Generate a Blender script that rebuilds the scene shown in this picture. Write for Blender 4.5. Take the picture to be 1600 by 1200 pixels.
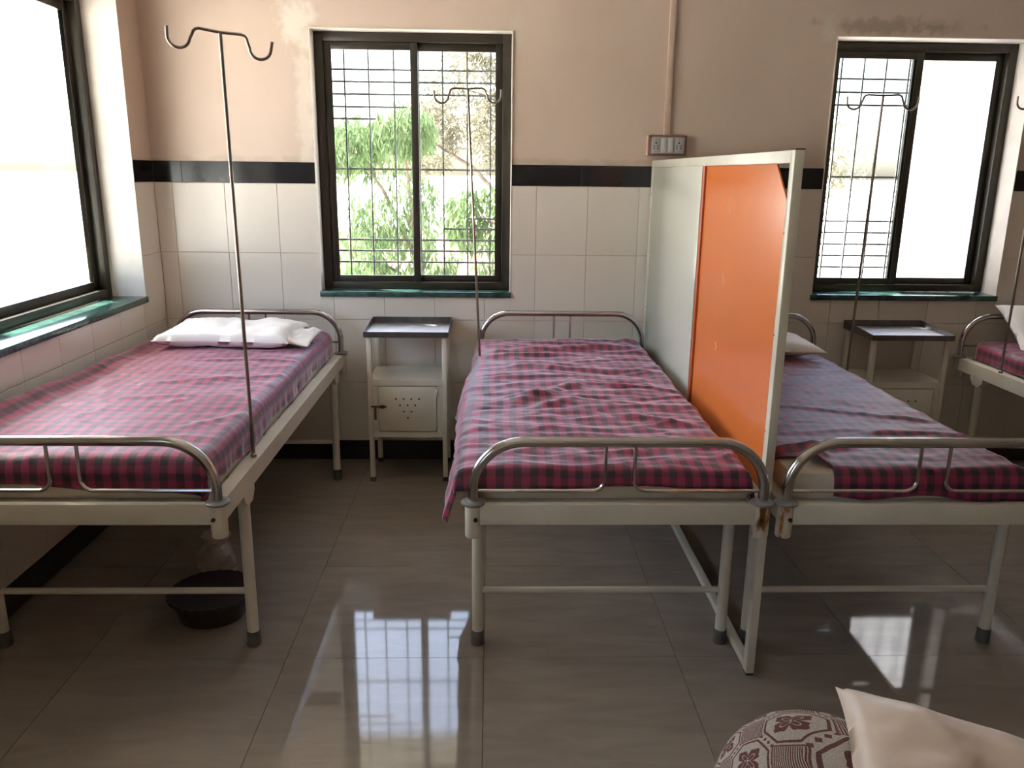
import bpy, bmesh, math, random
from math import sin, cos, pi, radians
from mathutils import Vector, Matrix, noise
random.seed(7)
SC = bpy.context.scene
COL = SC.collection
for o in list(bpy.data.objects):
    bpy.data.objects.remove(o)

# ------------------------------------------------------------------ camera
F_PX, PITCH, YAW, ROLL, CAM_D, CAM_H = 1266.85, 0.254398, 0.028135, 0.011465, 4.42639, 1.6
fw = Vector((sin(YAW)*cos(PITCH), cos(YAW)*cos(PITCH), -sin(PITCH)))
rt0 = Vector((cos(YAW), -sin(YAW), 0)); up0 = rt0.cross(fw)
rt = rt0*cos(ROLL) + up0*sin(ROLL); up = -rt0*sin(ROLL) + up0*cos(ROLL)
cam_d = bpy.data.cameras.new('camera'); cam = bpy.data.objects.new('camera', cam_d); COL.objects.link(cam)
M = Matrix((rt, up, -fw)).transposed().to_4x4(); M.translation = Vector((0, -CAM_D, CAM_H)); cam.matrix_world = M
cam_d.sensor_width = 36.0; cam_d.sensor_fit = 'HORIZONTAL'; cam_d.lens = F_PX/1600*36.0
cam_d.clip_start = 0.02; cam_d.clip_end = 2000
SC.camera = cam

# ------------------------------------------------------------------ world, sun, exposure
world = bpy.data.worlds.new('hazy_day_sky'); SC.world = world; world.use_nodes = True
bg = world.node_tree.nodes['Background']
sky = world.node_tree.nodes.new('ShaderNodeTexSky'); sky.sky_type = 'NISHITA'; sky.sun_disc = False
SUN_AZ, SUN_EL = radians(-61), radians(58)       # azimuth from +Y towards +X
sky.sun_elevation = SUN_EL; sky.sun_rotation = SUN_AZ; sky.dust_density = 4.0; sky.air_density = 1.0; sky.ozone_density = 1.0
world.node_tree.links.new(sky.outputs[0], bg.inputs['Color']); bg.inputs['Strength'].default_value = 2.2
sun_d = bpy.data.lights.new('sun', 'SUN'); sun_d.energy = 75.0; sun_d.angle = radians(0.6); sun_d.color = (1.0, 0.96, 0.90)
sun = bpy.data.objects.new('sun', sun_d); COL.objects.link(sun)
sun.rotation_euler = Vector((-sin(SUN_AZ)*cos(SUN_EL), -cos(SUN_AZ)*cos(SUN_EL), -sin(SUN_EL))).to_track_quat('-Z', 'Y').to_euler()
vs = SC.view_settings
vs.view_transform = 'Standard'; vs.look = 'None'; vs.gamma = 1.0; vs.use_curve_mapping = False; vs.exposure = -0.34
SC.cycles.use_denoising = True
SC.cycles.max_bounces = 12; SC.cycles.diffuse_bounces = 5; SC.cycles.glossy_bounces = 5
SC.cycles.transparent_max_bounces = 16
SC.cycles.sample_clamp_indirect = 12.0
SC.cycles.caustics_reflective = False; SC.cycles.caustics_refractive = False

# ------------------------------------------------------------------ materials
def nodemat(name):
    m = bpy.data.materials.new(name); m.use_nodes = True
    nt = m.node_tree; b = nt.nodes['Principled BSDF']
    return m, nt, b
def N(nt, t, **kw):
    n = nt.nodes.new(t)
    for k, v in kw.items():
        setattr(n, k, v)
    return n
def L(nt, a, b): nt.links.new(a, b)
def math_n(nt, op, a, b=None, c=None):
    n = N(nt, 'ShaderNodeMath', operation=op)
    for i, v in enumerate((a, b, c)):
        if v is None: continue
        if isinstance(v, (int, float)): n.inputs[i].default_value = v
        else: L(nt, v, n.inputs[i])
    return n.outputs[0]
def mix_c(nt, f, a, b):
    n = N(nt, 'ShaderNodeMix', data_type='RGBA')
    for i, v in ((0, f), (6, a), (7, b)):
        if isinstance(v, (int, float)): n.inputs[i].default_value = v
        elif isinstance(v, tuple): n.inputs[i].default_value = (*v, 1) if len(v) == 3 else v
        else: L(nt, v, n.inputs[i])
    return n.outputs[2]
def noise_n(nt, scale, detail=4, coord='Object', rough=0.55, stretch=None):
    tc = N(nt, 'ShaderNodeTexCoord'); n = N(nt, 'ShaderNodeTexNoise')
    n.inputs['Scale'].default_value = scale; n.inputs['Detail'].default_value = detail; n.inputs['Roughness'].default_value = rough
    src = tc.outputs[coord]
    if stretch:
        mp = N(nt, 'ShaderNodeMapping'); mp.inputs['Scale'].default_value = stretch; L(nt, src, mp.inputs[0]); src = mp.outputs[0]
    L(nt, src, n.inputs['Vector'])
    return n.outputs['Fac']
def ramp(nt, fac, p0, c0, p1, c1):
    r = N(nt, 'ShaderNodeValToRGB'); e = r.color_ramp.elements
    e[0].position = p0; e[0].color = (*c0, 1); e[1].position = p1; e[1].color = (*c1, 1)
    L(nt, fac, r.inputs[0]); return r.outputs[0]
def bump(nt, b, h, strength, dist=0.002):
    n = N(nt, 'ShaderNodeBump'); n.inputs['Strength'].default_value = strength; n.inputs['Distance'].default_value = dist
    L(nt, h, n.inputs['Height']); L(nt, n.outputs[0], b.inputs['Normal'])
def simple(name, c, rough=0.5, metal=0.0, var=0.12, scale=6.0, spec=0.5, bmp=0.0, coat=0.0):
    m, nt, b = nodemat(name)
    f = noise_n(nt, scale, 5)
    d = tuple(max(0, x*(1-var)) for x in c); l = tuple(min(1, x*(1+var*0.6)) for x in c)
    L(nt, ramp(nt, f, 0.32, d, 0.68, l), b.inputs['Base Color'])
    b.inputs['Roughness'].default_value = rough; b.inputs['Metallic'].default_value = metal
    b.inputs['Specular IOR Level'].default_value = spec
    if coat: b.inputs['Coat Weight'].default_value = coat; b.inputs['Coat Roughness'].default_value = 0.05
    if bmp: bump(nt, b, noise_n(nt, scale*12, 4), bmp)
    return m

MAT = {}
def plaster_mat():
    m, nt, b = nodemat('peach_plaster')
    big = noise_n(nt, 1.4, 6); fine = noise_n(nt, 9, 6)
    c1 = ramp(nt, big, 0.3, (0.58, 0.458, 0.372), 0.7, (0.655, 0.525, 0.435))
    c2 = ramp(nt, fine, 0.70, (0, 0, 0), 0.80, (1, 1, 1))
    base = mix_c(nt, math_n(nt, 'MULTIPLY', c2, 0.25), c1, (0.72, 0.64, 0.55))
    # old filler patches and grime round the window heads
    geo = N(nt, 'ShaderNodeNewGeometry'); sp = N(nt, 'ShaderNodeSeparateXYZ'); L(nt, geo.outputs['Position'], sp.inputs[0])
    for (px, pz, rx, rz, col, amt) in ((-0.98, 2.34, 0.11, 0.16, (0.76, 0.69, 0.60), 0.9), (0.13, 2.31, 0.05, 0.10, (0.62, 0.55, 0.46), 0.8), (2.05, 2.35, 0.42, 0.05, (0.36, 0.28, 0.21), 0.75), (1.73, 2.33, 0.05, 0.08, (0.66, 0.58, 0.48), 0.8), (-0.2, 1.66, 1.5, 0.022, (0.45, 0.36, 0.27), 0.5), (-0.96, 1.9, 0.05, 0.6, (0.74, 0.66, 0.57), 0.7)):
        dx = math_n(nt, 'DIVIDE', math_n(nt, 'SUBTRACT', sp.outputs[0], px), rx); dz = math_n(nt, 'DIVIDE', math_n(nt, 'SUBTRACT', sp.outputs[2], pz), rz)
        rad_ = math_n(nt, 'SQRT', math_n(nt, 'ADD', math_n(nt, 'MULTIPLY', dx, dx), math_n(nt, 'MULTIPLY', dz, dz)))
        k = math_n(nt, 'SUBTRACT', math_n(nt, 'ADD', 1.0, math_n(nt, 'MULTIPLY', math_n(nt, 'SUBTRACT', noise_n(nt, 16, 5), 0.5), 2.4)), rad_)
        cl = N(nt, 'ShaderNodeClamp'); L(nt, math_n(nt, 'MULTIPLY', k, 1.6), cl.inputs[0])
        base = mix_c(nt, math_n(nt, 'MULTIPLY', cl.outputs[0], amt), base, col)
    L(nt, base, b.inputs['Base Color'])
    b.inputs['Roughness'].default_value = 0.6; b.inputs['Specular IOR Level'].default_value = 0.3
    bump(nt, b, noise_n(nt, 45, 5), 0.25, 0.002)
    return m
MAT['plaster'] = plaster_mat()
MAT['reveal'] = simple('white_reveal_plaster', (0.74, 0.68, 0.61), 0.6, var=0.12, scale=7, bmp=0.2)
def tile_mat():
    m, nt, b = nodemat('cream_wall_tile')
    oi = N(nt, 'ShaderNodeObjectInfo')
    c = mix_c(nt, oi.outputs['Random'], (0.73, 0.67, 0.585), (0.77, 0.71, 0.625))
    f = noise_n(nt, 30, 3, stretch=(0.2, 0.2, 3))
    L(nt, mix_c(nt, math_n(nt, 'MULTIPLY', f, 0.12), c, (0.62, 0.56, 0.50)), b.inputs['Base Color'])
    b.inputs['Roughness'].default_value = 0.17; b.inputs['Specular IOR Level'].default_value = 0.5
    bump(nt, b, noise_n(nt, 5, 2), 0.08, 0.004)
    return m
MAT['tile'] = tile_mat()
MAT['grout'] = simple('tile_grout', (0.34, 0.29, 0.24), 0.8)
MAT['black_tile'] = simple('black_border_tile', (0.012, 0.012, 0.014), 0.13, var=0.3)
MAT['black_skirting'] = simple('black_skirting', (0.012, 0.012, 0.012), 0.3, var=0.3)
def floor_mat():
    m, nt, b = nodemat('vitrified_floor_tile')
    oi = N(nt, 'ShaderNodeObjectInfo'); tc = N(nt, 'ShaderNodeTexCoord')
    off = N(nt, 'ShaderNodeCombineXYZ'); L(nt, math_n(nt, 'MULTIPLY', oi.outputs['Random'], 40.0), off.inputs[0]); L(nt, math_n(nt, 'MULTIPLY', oi.outputs['Random'], 23.0), off.inputs[1])
    va = N(nt, 'ShaderNodeVectorMath', operation='ADD'); L(nt, tc.outputs['Object'], va.inputs[0]); L(nt, off.outputs[0], va.inputs[1])
    mp = N(nt, 'ShaderNodeMapping'); mp.inputs['Rotation'].default_value = (0, 0, 0.5); mp.inputs['Scale'].default_value = (2.2, 9, 1); L(nt, va.outputs[0], mp.inputs[0])
    n1 = N(nt, 'ShaderNodeTexNoise'); n1.inputs['Scale'].default_value = 1.6; n1.inputs['Detail'].default_value = 6; n1.inputs['Distortion'].default_value = 0.8; L(nt, mp.outputs[0], n1.inputs['Vector'])
    L(nt, ramp(nt, n1.outputs['Fac'], 0.3, (0.238, 0.202, 0.164), 0.75, (0.30, 0.26, 0.217)), b.inputs['Base Color'])
    n2 = N(nt, 'ShaderNodeTexNoise'); n2.inputs['Scale'].default_value = 3; n2.inputs['Detail'].default_value = 5; L(nt, va.outputs[0], n2.inputs['Vector'])
    rr = N(nt, 'ShaderNodeMapRange'); rr.inputs['To Min'].default_value = 0.03; rr.inputs['To Max'].default_value = 0.075; L(nt, n2.outputs['Fac'], rr.inputs['Value']); L(nt, rr.outputs[0], b.inputs['Roughness'])
    b.inputs['IOR'].default_value = 1.52
    return m
MAT['floor'] = floor_mat()
MAT['floor_grout'] = simple('floor_grout', (0.10, 0.078, 0.06), 0.8)
MAT['ceiling'] = simple('ceiling_paint', (0.70, 0.66, 0.60), 0.8, var=0.05)
MAT['white_enamel'] = simple('cream_enamel', (0.66, 0.625, 0.52), 0.28, var=0.06, scale=9)
MAT['white_enamel2'] = simple('locker_enamel', (0.71, 0.675, 0.575), 0.32, var=0.08, scale=5)
def rust_mat():
    m, nt, b = nodemat('rusty_cream_enamel')
    f = noise_n(nt, 22, 5, stretch=(1.4, 1.4, 0.45))
    k = ramp(nt, f, 0.50, (0, 0, 0), 0.60, (1, 1, 1))
    k2 = ramp(nt, f, 0.58, (0, 0, 0), 0.66, (1, 1, 1))
    c = mix_c(nt, k, (0.66, 0.61, 0.50), (0.36, 0.15, 0.03)); c = mix_c(nt, k2, c, (0.14, 0.04, 0.01))
    L(nt, c, b.inputs['Base Color']); b.inputs['Roughness'].default_value = 0.5
    return m
MAT['rust'] = rust_mat()
MAT['steel'] = simple('polished_steel', (0.53, 0.515, 0.50), 0.16, 1.0, var=0.08, scale=4)
MAT['steel_dull'] = simple('dull_steel', (0.30, 0.26, 0.22), 0.30, 1.0, var=0.15, scale=14)
MAT['tray_steel'] = simple('brushed_tray_steel', (0.62, 0.65, 0.72), 0.42, 1.0, var=0.12, scale=10)
MAT['tray_rim'] = simple('dark_tray_rim', (0.16, 0.145, 0.14), 0.35, 0.8, var=0.25, scale=16)
MAT['rubber'] = simple('grey_rubber', (0.13, 0.125, 0.105), 0.55, var=0.2)
MAT['dark_rubber'] = simple('dark_foot_rubber', (0.05, 0.035, 0.03), 0.6)
MAT['disc'] = simple('grey_plastic_collar', (0.20, 0.20, 0.185), 0.4, var=0.2)
MAT['bolt'] = simple('dark_bolt', (0.06, 0.05, 0.04), 0.5, 0.6)
MAT['mattress'] = simple('cream_rexine', (0.60, 0.53, 0.42), 0.5, var=0.12, scale=5, bmp=0.3)
MAT['white_linen'] = simple('white_linen', (0.80, 0.78, 0.75), 0.85, var=0.05, scale=8, bmp=0.25)
MAT['frame'] = simple('dark_bronze_aluminium', (0.042, 0.036, 0.025), 0.34, 0.2, var=0.3, scale=5)
MAT['grille'] = simple('grey_iron_bar', (0.34, 0.35, 0.37), 0.6, var=0.2)
def marble_mat():
    m, nt, b = nodemat('green_marble')
    f = noise_n(nt, 14, 8, rough=0.7)
    L(nt, ramp(nt, f, 0.35, (0.010, 0.034, 0.030), 0.72, (0.07, 0.16, 0.13)), b.inputs['Base Color'])
    b.inputs['Roughness'].default_value = 0.15
    return m
MAT['marble'] = marble_mat()
def glass_mat(name, rough=0.0):
    m = bpy.data.materials.new(name); m.use_nodes = True; nt = m.node_tree; nt.nodes.clear()
    out = N(nt, 'ShaderNodeOutputMaterial'); tr = N(nt, 'ShaderNodeBsdfTransparent'); gl = N(nt, 'ShaderNodeBsdfGlossy'); geo = N(nt, 'ShaderNodeNewGeometry'); dt = N(nt, 'ShaderNodeVectorMath', operation='DOT_PRODUCT'); mx = N(nt, 'ShaderNodeMixShader')
    tr.inputs[0].default_value = (0.95, 0.97, 0.96, 1); gl.inputs['Roughness'].default_value = rough
    L(nt, geo.outputs['Normal'], dt.inputs[0]); L(nt, geo.outputs['Incoming'], dt.inputs[1])
    fres = math_n(nt, 'MULTIPLY_ADD', math_n(nt, 'POWER', math_n(nt, 'SUBTRACT', 1.0, math_n(nt, 'ABSOLUTE', dt.outputs['Value'])), 5.0), 0.96, 0.04)
    L(nt, fres, mx.inputs[0]); L(nt, tr.outputs[0], mx.inputs[1]); L(nt, gl.outputs[0], mx.inputs[2]); L(nt, mx.outputs[0], out.inputs[0])
    return m
MAT['glass'] = glass_mat('clear_glass')
def frosted_mat():
    m = bpy.data.materials.new('frosted_glass'); m.use_nodes = True; nt = m.node_tree; nt.nodes.clear()
    out = N(nt, 'ShaderNodeOutputMaterial'); tr = N(nt, 'ShaderNodeBsdfTranslucent'); gl = N(nt, 'ShaderNodeBsdfGlossy'); mx = N(nt, 'ShaderNodeMixShader')
    f = noise_n(nt, 40, 3); L(nt, ramp(nt, f, 0.2, (0.80, 0.80, 0.80), 0.8, (0.88, 0.88, 0.88)), tr.inputs[0]); gl.inputs['Roughness'].default_value = 0.25; mx.inputs[0].default_value = 0.05
    L(nt, tr.outputs[0], mx.inputs[1]); L(nt, gl.outputs[0], mx.inputs[2]); L(nt, mx.outputs[0], out.inputs[0])
    return m
MAT['frosted'] = frosted_mat()
def laminate(name, c, rough=0.16):
    m, nt, b = nodemat(name)
    f = noise_n(nt, 3, 4)
    L(nt, ramp(nt, f, 0.3, tuple(x*0.95 for x in c), 0.7, c), b.inputs['Base Color'])
    b.inputs['Roughness'].default_value = rough
    return m
MAT['white_lam'] = laminate('white_laminate', (0.58, 0.575, 0.49))
MAT['orange_lam'] = laminate('orange_laminate', (0.72, 0.19, 0.045), 0.2)
MAT['orange_edge'] = simple('orange_panel_edge', (0.42, 0.085, 0.02), 0.5)
MAT['scratch'] = simple('pale_scratch', (0.85, 0.62, 0.45), 0.6)
MAT['wood_brown'] = simple('brown_plastic_box', (0.20, 0.105, 0.065), 0.4)
MAT['switch_grey'] = simple('switch_plate', (0.47, 0.45, 0.45), 0.4, var=0.04)
MAT['switch_white'] = simple('switch_rocker', (0.60, 0.58, 0.57), 0.35, var=0.04)
MAT['black_hole'] = simple('black_hole', (0.01, 0.01, 0.01), 0.8)
MAT['conduit'] = simple('painted_conduit', (0.62, 0.47, 0.37), 0.45, var=0.06)
MAT['tub'] = simple('dark_brown_plastic', (0.028, 0.014, 0.011), 0.5, var=0.3)
MAT['latch'] = simple('rusty_latch', (0.14, 0.085, 0.05), 0.5, 0.5, var=0.4, scale=30)
MAT['bench_wood'] = simple('bench_wood', (0.22, 0.12, 0.06), 0.5, scale=12)
MAT['concrete'] = simple('outdoor_concrete', (0.42, 0.40, 0.36), 0.9, scale=3)
MAT['outer_paint'] = simple('outer_wall_paint', (0.62, 0.52, 0.42), 0.8, scale=2)
MAT['ground'] = simple('dry_ground', (0.60, 0.58, 0.535), 0.95, var=0.35, scale=0.6)
MAT['bark'] = simple('grey_bark', (0.16, 0.12, 0.09), 0.9, var=0.4, scale=8, bmp=0.6)
MAT['brick_red'] = simple('weathered_red_wall', (0.52, 0.34, 0.26), 0.9, var=0.3, scale=3)
def bag_mat():
    m, nt, b = nodemat('thin_polythene')
    f = noise_n(nt, 25, 4)
    L(nt, ramp(nt, f, 0.3, (0.42, 0.34, 0.28), 0.7, (0.58, 0.50, 0.43)), b.inputs['Base Color'])
    b.inputs['Roughness'].default_value = 0.3; b.inputs['Alpha'].default_value = 0.7
    return m
MAT['bag'] = bag_mat()
def leaf_mat(name, c0, c1):
    m = bpy.data.materials.new(name); m.use_nodes = True; nt = m.node_tree; nt.nodes.clear()
    out = N(nt, 'ShaderNodeOutputMaterial'); df = N(nt, 'ShaderNodeBsdfDiffuse'); tl = N(nt, 'ShaderNodeBsdfTranslucent'); mx = N(nt, 'ShaderNodeMixShader'); mx.inputs[0].default_value = 0.4
    f = noise_n(nt, 3.5, 3); c = ramp(nt, f, 0.3, c0, 0.7, c1)
    L(nt, c, df.inputs[0]); L(nt, c, tl.inputs[0]); L(nt, df.outputs[0], mx.inputs[1]); L(nt, tl.outputs[0], mx.inputs[2]); L(nt, mx.outputs[0], out.inputs[0])
    return m
MAT['leaf'] = leaf_mat('fresh_leaf', (0.085, 0.135, 0.060), (0.20, 0.27, 0.13))
MAT['leaf_dry'] = leaf_mat('dusty_leaf', (0.14, 0.13, 0.09), (0.27, 0.25, 0.18))

def check_mat(name, pink, dark, sheen):
    """woven check: dyed stripes along both directions, UV in metres"""
    m, nt, b = nodemat(name)
    uv = N(nt, 'ShaderNodeUVMap'); uv.uv_map = 'UVMap'
    sp = N(nt, 'ShaderNodeSeparateXYZ'); L(nt, uv.outputs[0], sp.inputs[0])
    def stripe(v, per, ph):
        s = math_n(nt, 'SINE', math_n(nt, 'MULTIPLY_ADD', v, 2*pi/per, ph))
        r = N(nt, 'ShaderNodeMapRange', interpolation_type='SMOOTHSTEP'); r.inputs['From Min'].default_value = -0.25; r.inputs['From Max'].default_value = 0.25
        L(nt, s, r.inputs['Value']); return r.outputs[0]
    a = stripe(sp.outputs[0], 0.048, 0.4); c = stripe(sp.outputs[1], 0.047, 1.1)
    both = math_n(nt, 'ADD', math_n(nt, 'MULTIPLY', a, 0.60), math_n(nt, 'MULTIPLY', c, 0.37))
    # weft/warp thread streaks
    tv = N(nt, 'ShaderNodeTexNoise'); tv.inputs['Scale'].default_value = 1.0; tv.inputs['Detail'].default_value = 3
    mp = N(nt, 'ShaderNodeMapping'); mp.inputs['Scale'].default_value = (420, 30, 1); L(nt, uv.outputs[0], mp.inputs[0]); L(nt, mp.outputs[0], tv.inputs['Vector'])
    th = N(nt, 'ShaderNodeTexNoise'); th.inputs['Scale'].default_value = 1.0; th.inputs['Detail'].default_value = 3
    mp2 = N(nt, 'ShaderNodeMapping'); mp2.inputs['Scale'].default_value = (30, 420, 1); L(nt, uv.outputs[0], mp2.inputs[0]); L(nt, mp2.outputs[0], th.inputs['Vector'])
    thr = math_n(nt, 'SUBTRACT', math_n(nt, 'ADD', tv.outputs[0], th.outputs[0]), 1.0)
    fac = N(nt, 'ShaderNodeClamp'); L(nt, math_n(nt, 'ADD', both, math_n(nt, 'MULTIPLY', thr, 0.7)), fac.inputs[0])
    r = N(nt, 'ShaderNodeValToRGB'); e = r.color_ramp.elements
    e[0].position = 0.0; e[0].color = (*pink, 1); e[1].position = 1.0; e[1].color = (*dark, 1)
    mid = e.new(0.5); mid.color = (*[0.42*p + 0.58*d for p, d in zip(pink, dark)], 1)
    L(nt, fac.outputs[0], r.inputs[0]); L(nt, r.outputs[0], b.inputs['Base Color'])
    b.inputs['Roughness'].default_value = 0.52; b.inputs['Specular IOR Level'].default_value = 0.55
    b.inputs['Sheen Weight'].default_value = sheen; b.inputs['Sheen Roughness'].default_value = 0.32; b.inputs['Sheen Tint'].default_value = (0.94, 0.82, 0.95, 1)
    bump(nt, b, noise_n(nt, 55, 4), 0.35, 0.003)
    return m
MAT['check'] = check_mat('magenta_check_cotton', (0.31, 0.030, 0.082), (0.022, 0.014, 0.024), 0.8)

def floral_mat():
    """maroon flowers in octagons on cream, from UV in cell units"""
    m, nt, b = nodemat('floral_jacquard')
    uv = N(nt, 'ShaderNodeUVMap'); uv.uv_map = 'UVMap'
    sp = N(nt, 'ShaderNodeSeparateXYZ'); L(nt, uv.outputs[0], sp.inputs[0])
    x = math_n(nt, 'SUBTRACT', math_n(nt, 'FRACT', sp.outputs[0]), 0.5); y = math_n(nt, 'SUBTRACT', math_n(nt, 'FRACT', sp.outputs[1]), 0.5)
    ax = math_n(nt, 'ABSOLUTE', x); ay = math_n(nt, 'ABSOLUTE', y)
    r = math_n(nt, 'SQRT', math_n(nt, 'ADD', math_n(nt, 'MULTIPLY', x, x), math_n(nt, 'MULTIPLY', y, y)))
    th = math_n(nt, 'ARCTAN2', y, x)
    c4 = math_n(nt, 'ABSOLUTE', math_n(nt, 'COSINE', math_n(nt, 'MULTIPLY', th, 2.0)))
    c8 = math_n(nt, 'COSINE', math_n(nt, 'MULTIPLY', th, 12.0))
    pet = math_n(nt, 'ADD', math_n(nt, 'MULTIPLY_ADD', c4, 0.17, 0.13), math_n(nt, 'MULTIPLY', c8, 0.018))
    def lt(a, v): return math_n(nt, 'LESS_THAN', a, v)
    def gt(a, v): return math_n(nt, 'GREATER_THAN', a, v)
    def mul(a, c): return math_n(nt, 'MULTIPLY', a, c)
    def mx(a, c): return math_n(nt, 'MAXIMUM', a, c)
    flower = lt(r, pet)
    # pale vein loop inside each petal and the eye
    loop = math_n(nt, 'ABSOLUTE', math_n(nt, 'SUBTRACT', r, math_n(nt, 'MULTIPLY_ADD', math_n(nt, 'POWER', c4, 3.0), 0.14, 0.045)))
    flower = mul(flower, gt(loop, 0.013))
    eye = mul(gt(r, 0.022), 1.0); flower = mul(flower, eye)
    octd = mx(mx(ax, ay), mul(math_n(nt, 'ADD', ax, ay), 0.7071))
    ring = mul(gt(octd, 0.385), lt(octd, 0.425))
    # corner squares with fine hatch
    cor = gt(math_n(nt, 'ADD', ax, ay), 0.68)
    hatch = gt(math_n(nt, 'SINE', mul(math_n(nt, 'ADD', sp.outputs[0], sp.outputs[1]), 150.0)), -0.3)
    square = mul(cor, hatch)
    edge_sq = mul(gt(math_n(nt, 'ADD', ax, ay), 0.645), lt(math_n(nt, 'ADD', ax, ay), 0.675))
    # beads along the cell borders
    def beads(along, across):
        d = math_n(nt, 'ADD', math_n(nt, 'ABSOLUTE', math_n(nt, 'SUBTRACT', math_n(nt, 'FRACT', mul(math_n(nt, 'ADD', along, 0.5), 10.0)), 0.5)), mul(math_n(nt, 'SUBTRACT', 0.5, across), 10.0))
        return mul(mul(lt(d, 0.36), lt(math_n(nt, 'ABSOLUTE', along), 0.17)), gt(across, 0.43))
    bd = mx(beads(x, ay), beads(y, ax))
    tot = mx(mx(mx(flower, ring), mx(square, bd)), edge_sq)
    grain = noise_n(nt, 320, 2)
    cream = ramp(nt, grain, 0.35, (0.30, 0.26, 0.215), 0.65, (0.43, 0.385, 0.33)); mar = ramp(nt, grain, 0.35, (0.085, 0.030, 0.028), 0.65, (0.15, 0.062, 0.055))
    L(nt, mix_c(nt, tot, cream, mar), b.inputs['Base Color'])
    b.inputs['Roughness'].default_value = 0.85; b.inputs['Specular IOR Level'].default_value = 0.15
    bump(nt, b, noise_n(nt, 260, 2), 0.4, 0.002)
    return m
MAT['floral'] = floral_mat()
def satin_mat():
    m, nt, b = nodemat('cream_satin')
    f = noise_n(nt, 5, 4)
    L(nt, ramp(nt, f, 0.35, (0.52, 0.37, 0.26), 0.7, (0.62, 0.51, 0.41)), b.inputs['Base Color'])
    b.inputs['Roughness'].default_value = 0.38; b.inputs['Sheen Weight'].default_value = 0.3
    bump(nt, b, noise_n(nt, 14, 5), 0.35, 0.006)
    return m
MAT['satin'] = satin_mat()

# ------------------------------------------------------------------ mesh helpers
class MB:
    def __init__(s): s.v = []; s.f = []; s.sm = []
    def add(s, vs, fs, smooth=False):
        b = len(s.v); s.v += [tuple(v) for v in vs]
        for f in fs: s.f.append(tuple(i+b for i in f)); s.sm.append(smooth)
        return s
    def box(s, x0, x1, y0, y1, z0, z1, bev=0.0):
        if bev <= 0:
            v = [(x, y, z) for x in (x0, x1) for y in (y0, y1) for z in (z0, z1)]
            return s.add(v, [(0, 1, 3, 2), (4, 6, 7, 5), (0, 4, 5, 1), (2, 3, 7, 6), (0, 2, 6, 4), (1, 5, 7, 3)])
        bm = bmesh.new(); r = bmesh.ops.create_cube(bm, size=1)
        for w in bm.verts:
            w.co = Vector(((x0+x1)/2+w.co.x*(x1-x0), (y0+y1)/2+w.co.y*(y1-y0), (z0+z1)/2+w.co.z*(z1-z0)))
        bmesh.ops.bevel(bm, geom=list(bm.edges), offset=bev, segments=2, profile=0.5, affect='EDGES')
        bm.verts.ensure_lookup_table()
        s.add([w.co[:] for w in bm.verts], [[w.index for w in f.verts] for f in bm.faces], True); bm.free(); return s
    def prism(s, pts, axis, a0, a1):
        n = len(pts); vs = []
        for a in (a0, a1):
            for p, q in pts:
                vs.append((a, p, q) if axis == 0 else (p, a, q) if axis == 1 else (p, q, a))
        fs = [tuple(range(n))[::-1], tuple(range(n, 2*n))] + [(i, (i+1) % n, n+(i+1) % n, n+i) for i in range(n)]
        return s.add(vs, fs)
    def tube(s, path, r, seg=12, caps=True):
        path = [Vector(p) for p in path]; n = len(path); vs = []; fs = []
        t = (path[1]-path[0]).normalized(); u = t.orthogonal().normalized()
        for i, p in enumerate(path):
            t2 = (path[min(i+1, n-1)]-path[max(i-1, 0)]).normalized()
            q = t.rotation_difference(t2); u = (q @ u); u = (u - t2*u.dot(t2)).normalized(); t = t2; w = t.cross(u)
            rr = r[i] if isinstance(r, (list, tuple)) else r
            vs += [p + (u*cos(2*pi*k/seg) + w*sin(2*pi*k/seg))*rr for k in range(seg)]
        for i in range(n-1):
            for k in range(seg):
                a = i*seg+k; b = i*seg+(k+1) % seg; fs.append((a, b, b+seg, a+seg))
        s.add(vs, fs, True)
        if caps:
            s.add(vs[:seg], [tuple(range(seg))[::-1]]); s.add(vs[-seg:], [tuple(range(seg))])
        return s
    def lathe(s, prof, c=(0, 0, 0), seg=24, wob=None):
        n = len(prof); vs = []; fs = []
        for i, (r, z) in enumerate(prof):
            for k in range(seg):
                a = 2*pi*k/seg; rr = r*(wob(i, a) if wob else 1)
                vs.append((c[0]+rr*cos(a), c[1]+rr*sin(a), c[2]+z))
        for i in range(n-1):
            for k in range(seg):
                a = i*seg+k; b = i*seg+(k+1) % seg; fs.append((a, b, b+seg, a+seg))
        fs.append(tuple(range(seg))[::-1]); fs.append(tuple(range((n-1)*seg, n*seg)))
        return s.add(vs, fs, True)
    def mesh(s, name, mat):
        me = bpy.data.meshes.new(name); me.from_pydata(s.v, [], s.f); me.validate()
        for p, q in zip(me.polygons, s.sm): p.use_smooth = q
        bm = bmesh.new(); bm.from_mesh(me); bmesh.ops.remove_doubles(bm, verts=bm.verts, dist=1e-6); bmesh.ops.recalc_face_normals(bm, faces=bm.faces)
        for e in bm.edges:
            if len(e.link_faces) == 2 and e.calc_face_angle(0) > radians(42): e.smooth = False
        bm.to_mesh(me); bm.free()
        if mat: me.materials.append(MAT[mat])
        return me
    def build(s, name, mat, parent=None, loc=(0, 0, 0)):
        return link(name, s.mesh(name, mat), parent, loc)
def link(name, me, parent=None, loc=(0, 0, 0)):
    o = bpy.data.objects.new(name, me); COL.objects.link(o); o.location = loc
    if parent: o.parent = parent
    return o
def tag(o, label=None, cat=None, group=None, kind=None):
    if label: o['label'] = label
    if cat: o['category'] = cat
    if group: o['group'] = group
    if kind: o['kind'] = kind
    return o
def thing(name, loc, label, cat, group=None):
    o = bpy.data.objects.new(name, None); COL.objects.link(o); o.location = loc; o.empty_display_size = 0.1
    return tag(o, label, cat, group)
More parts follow.
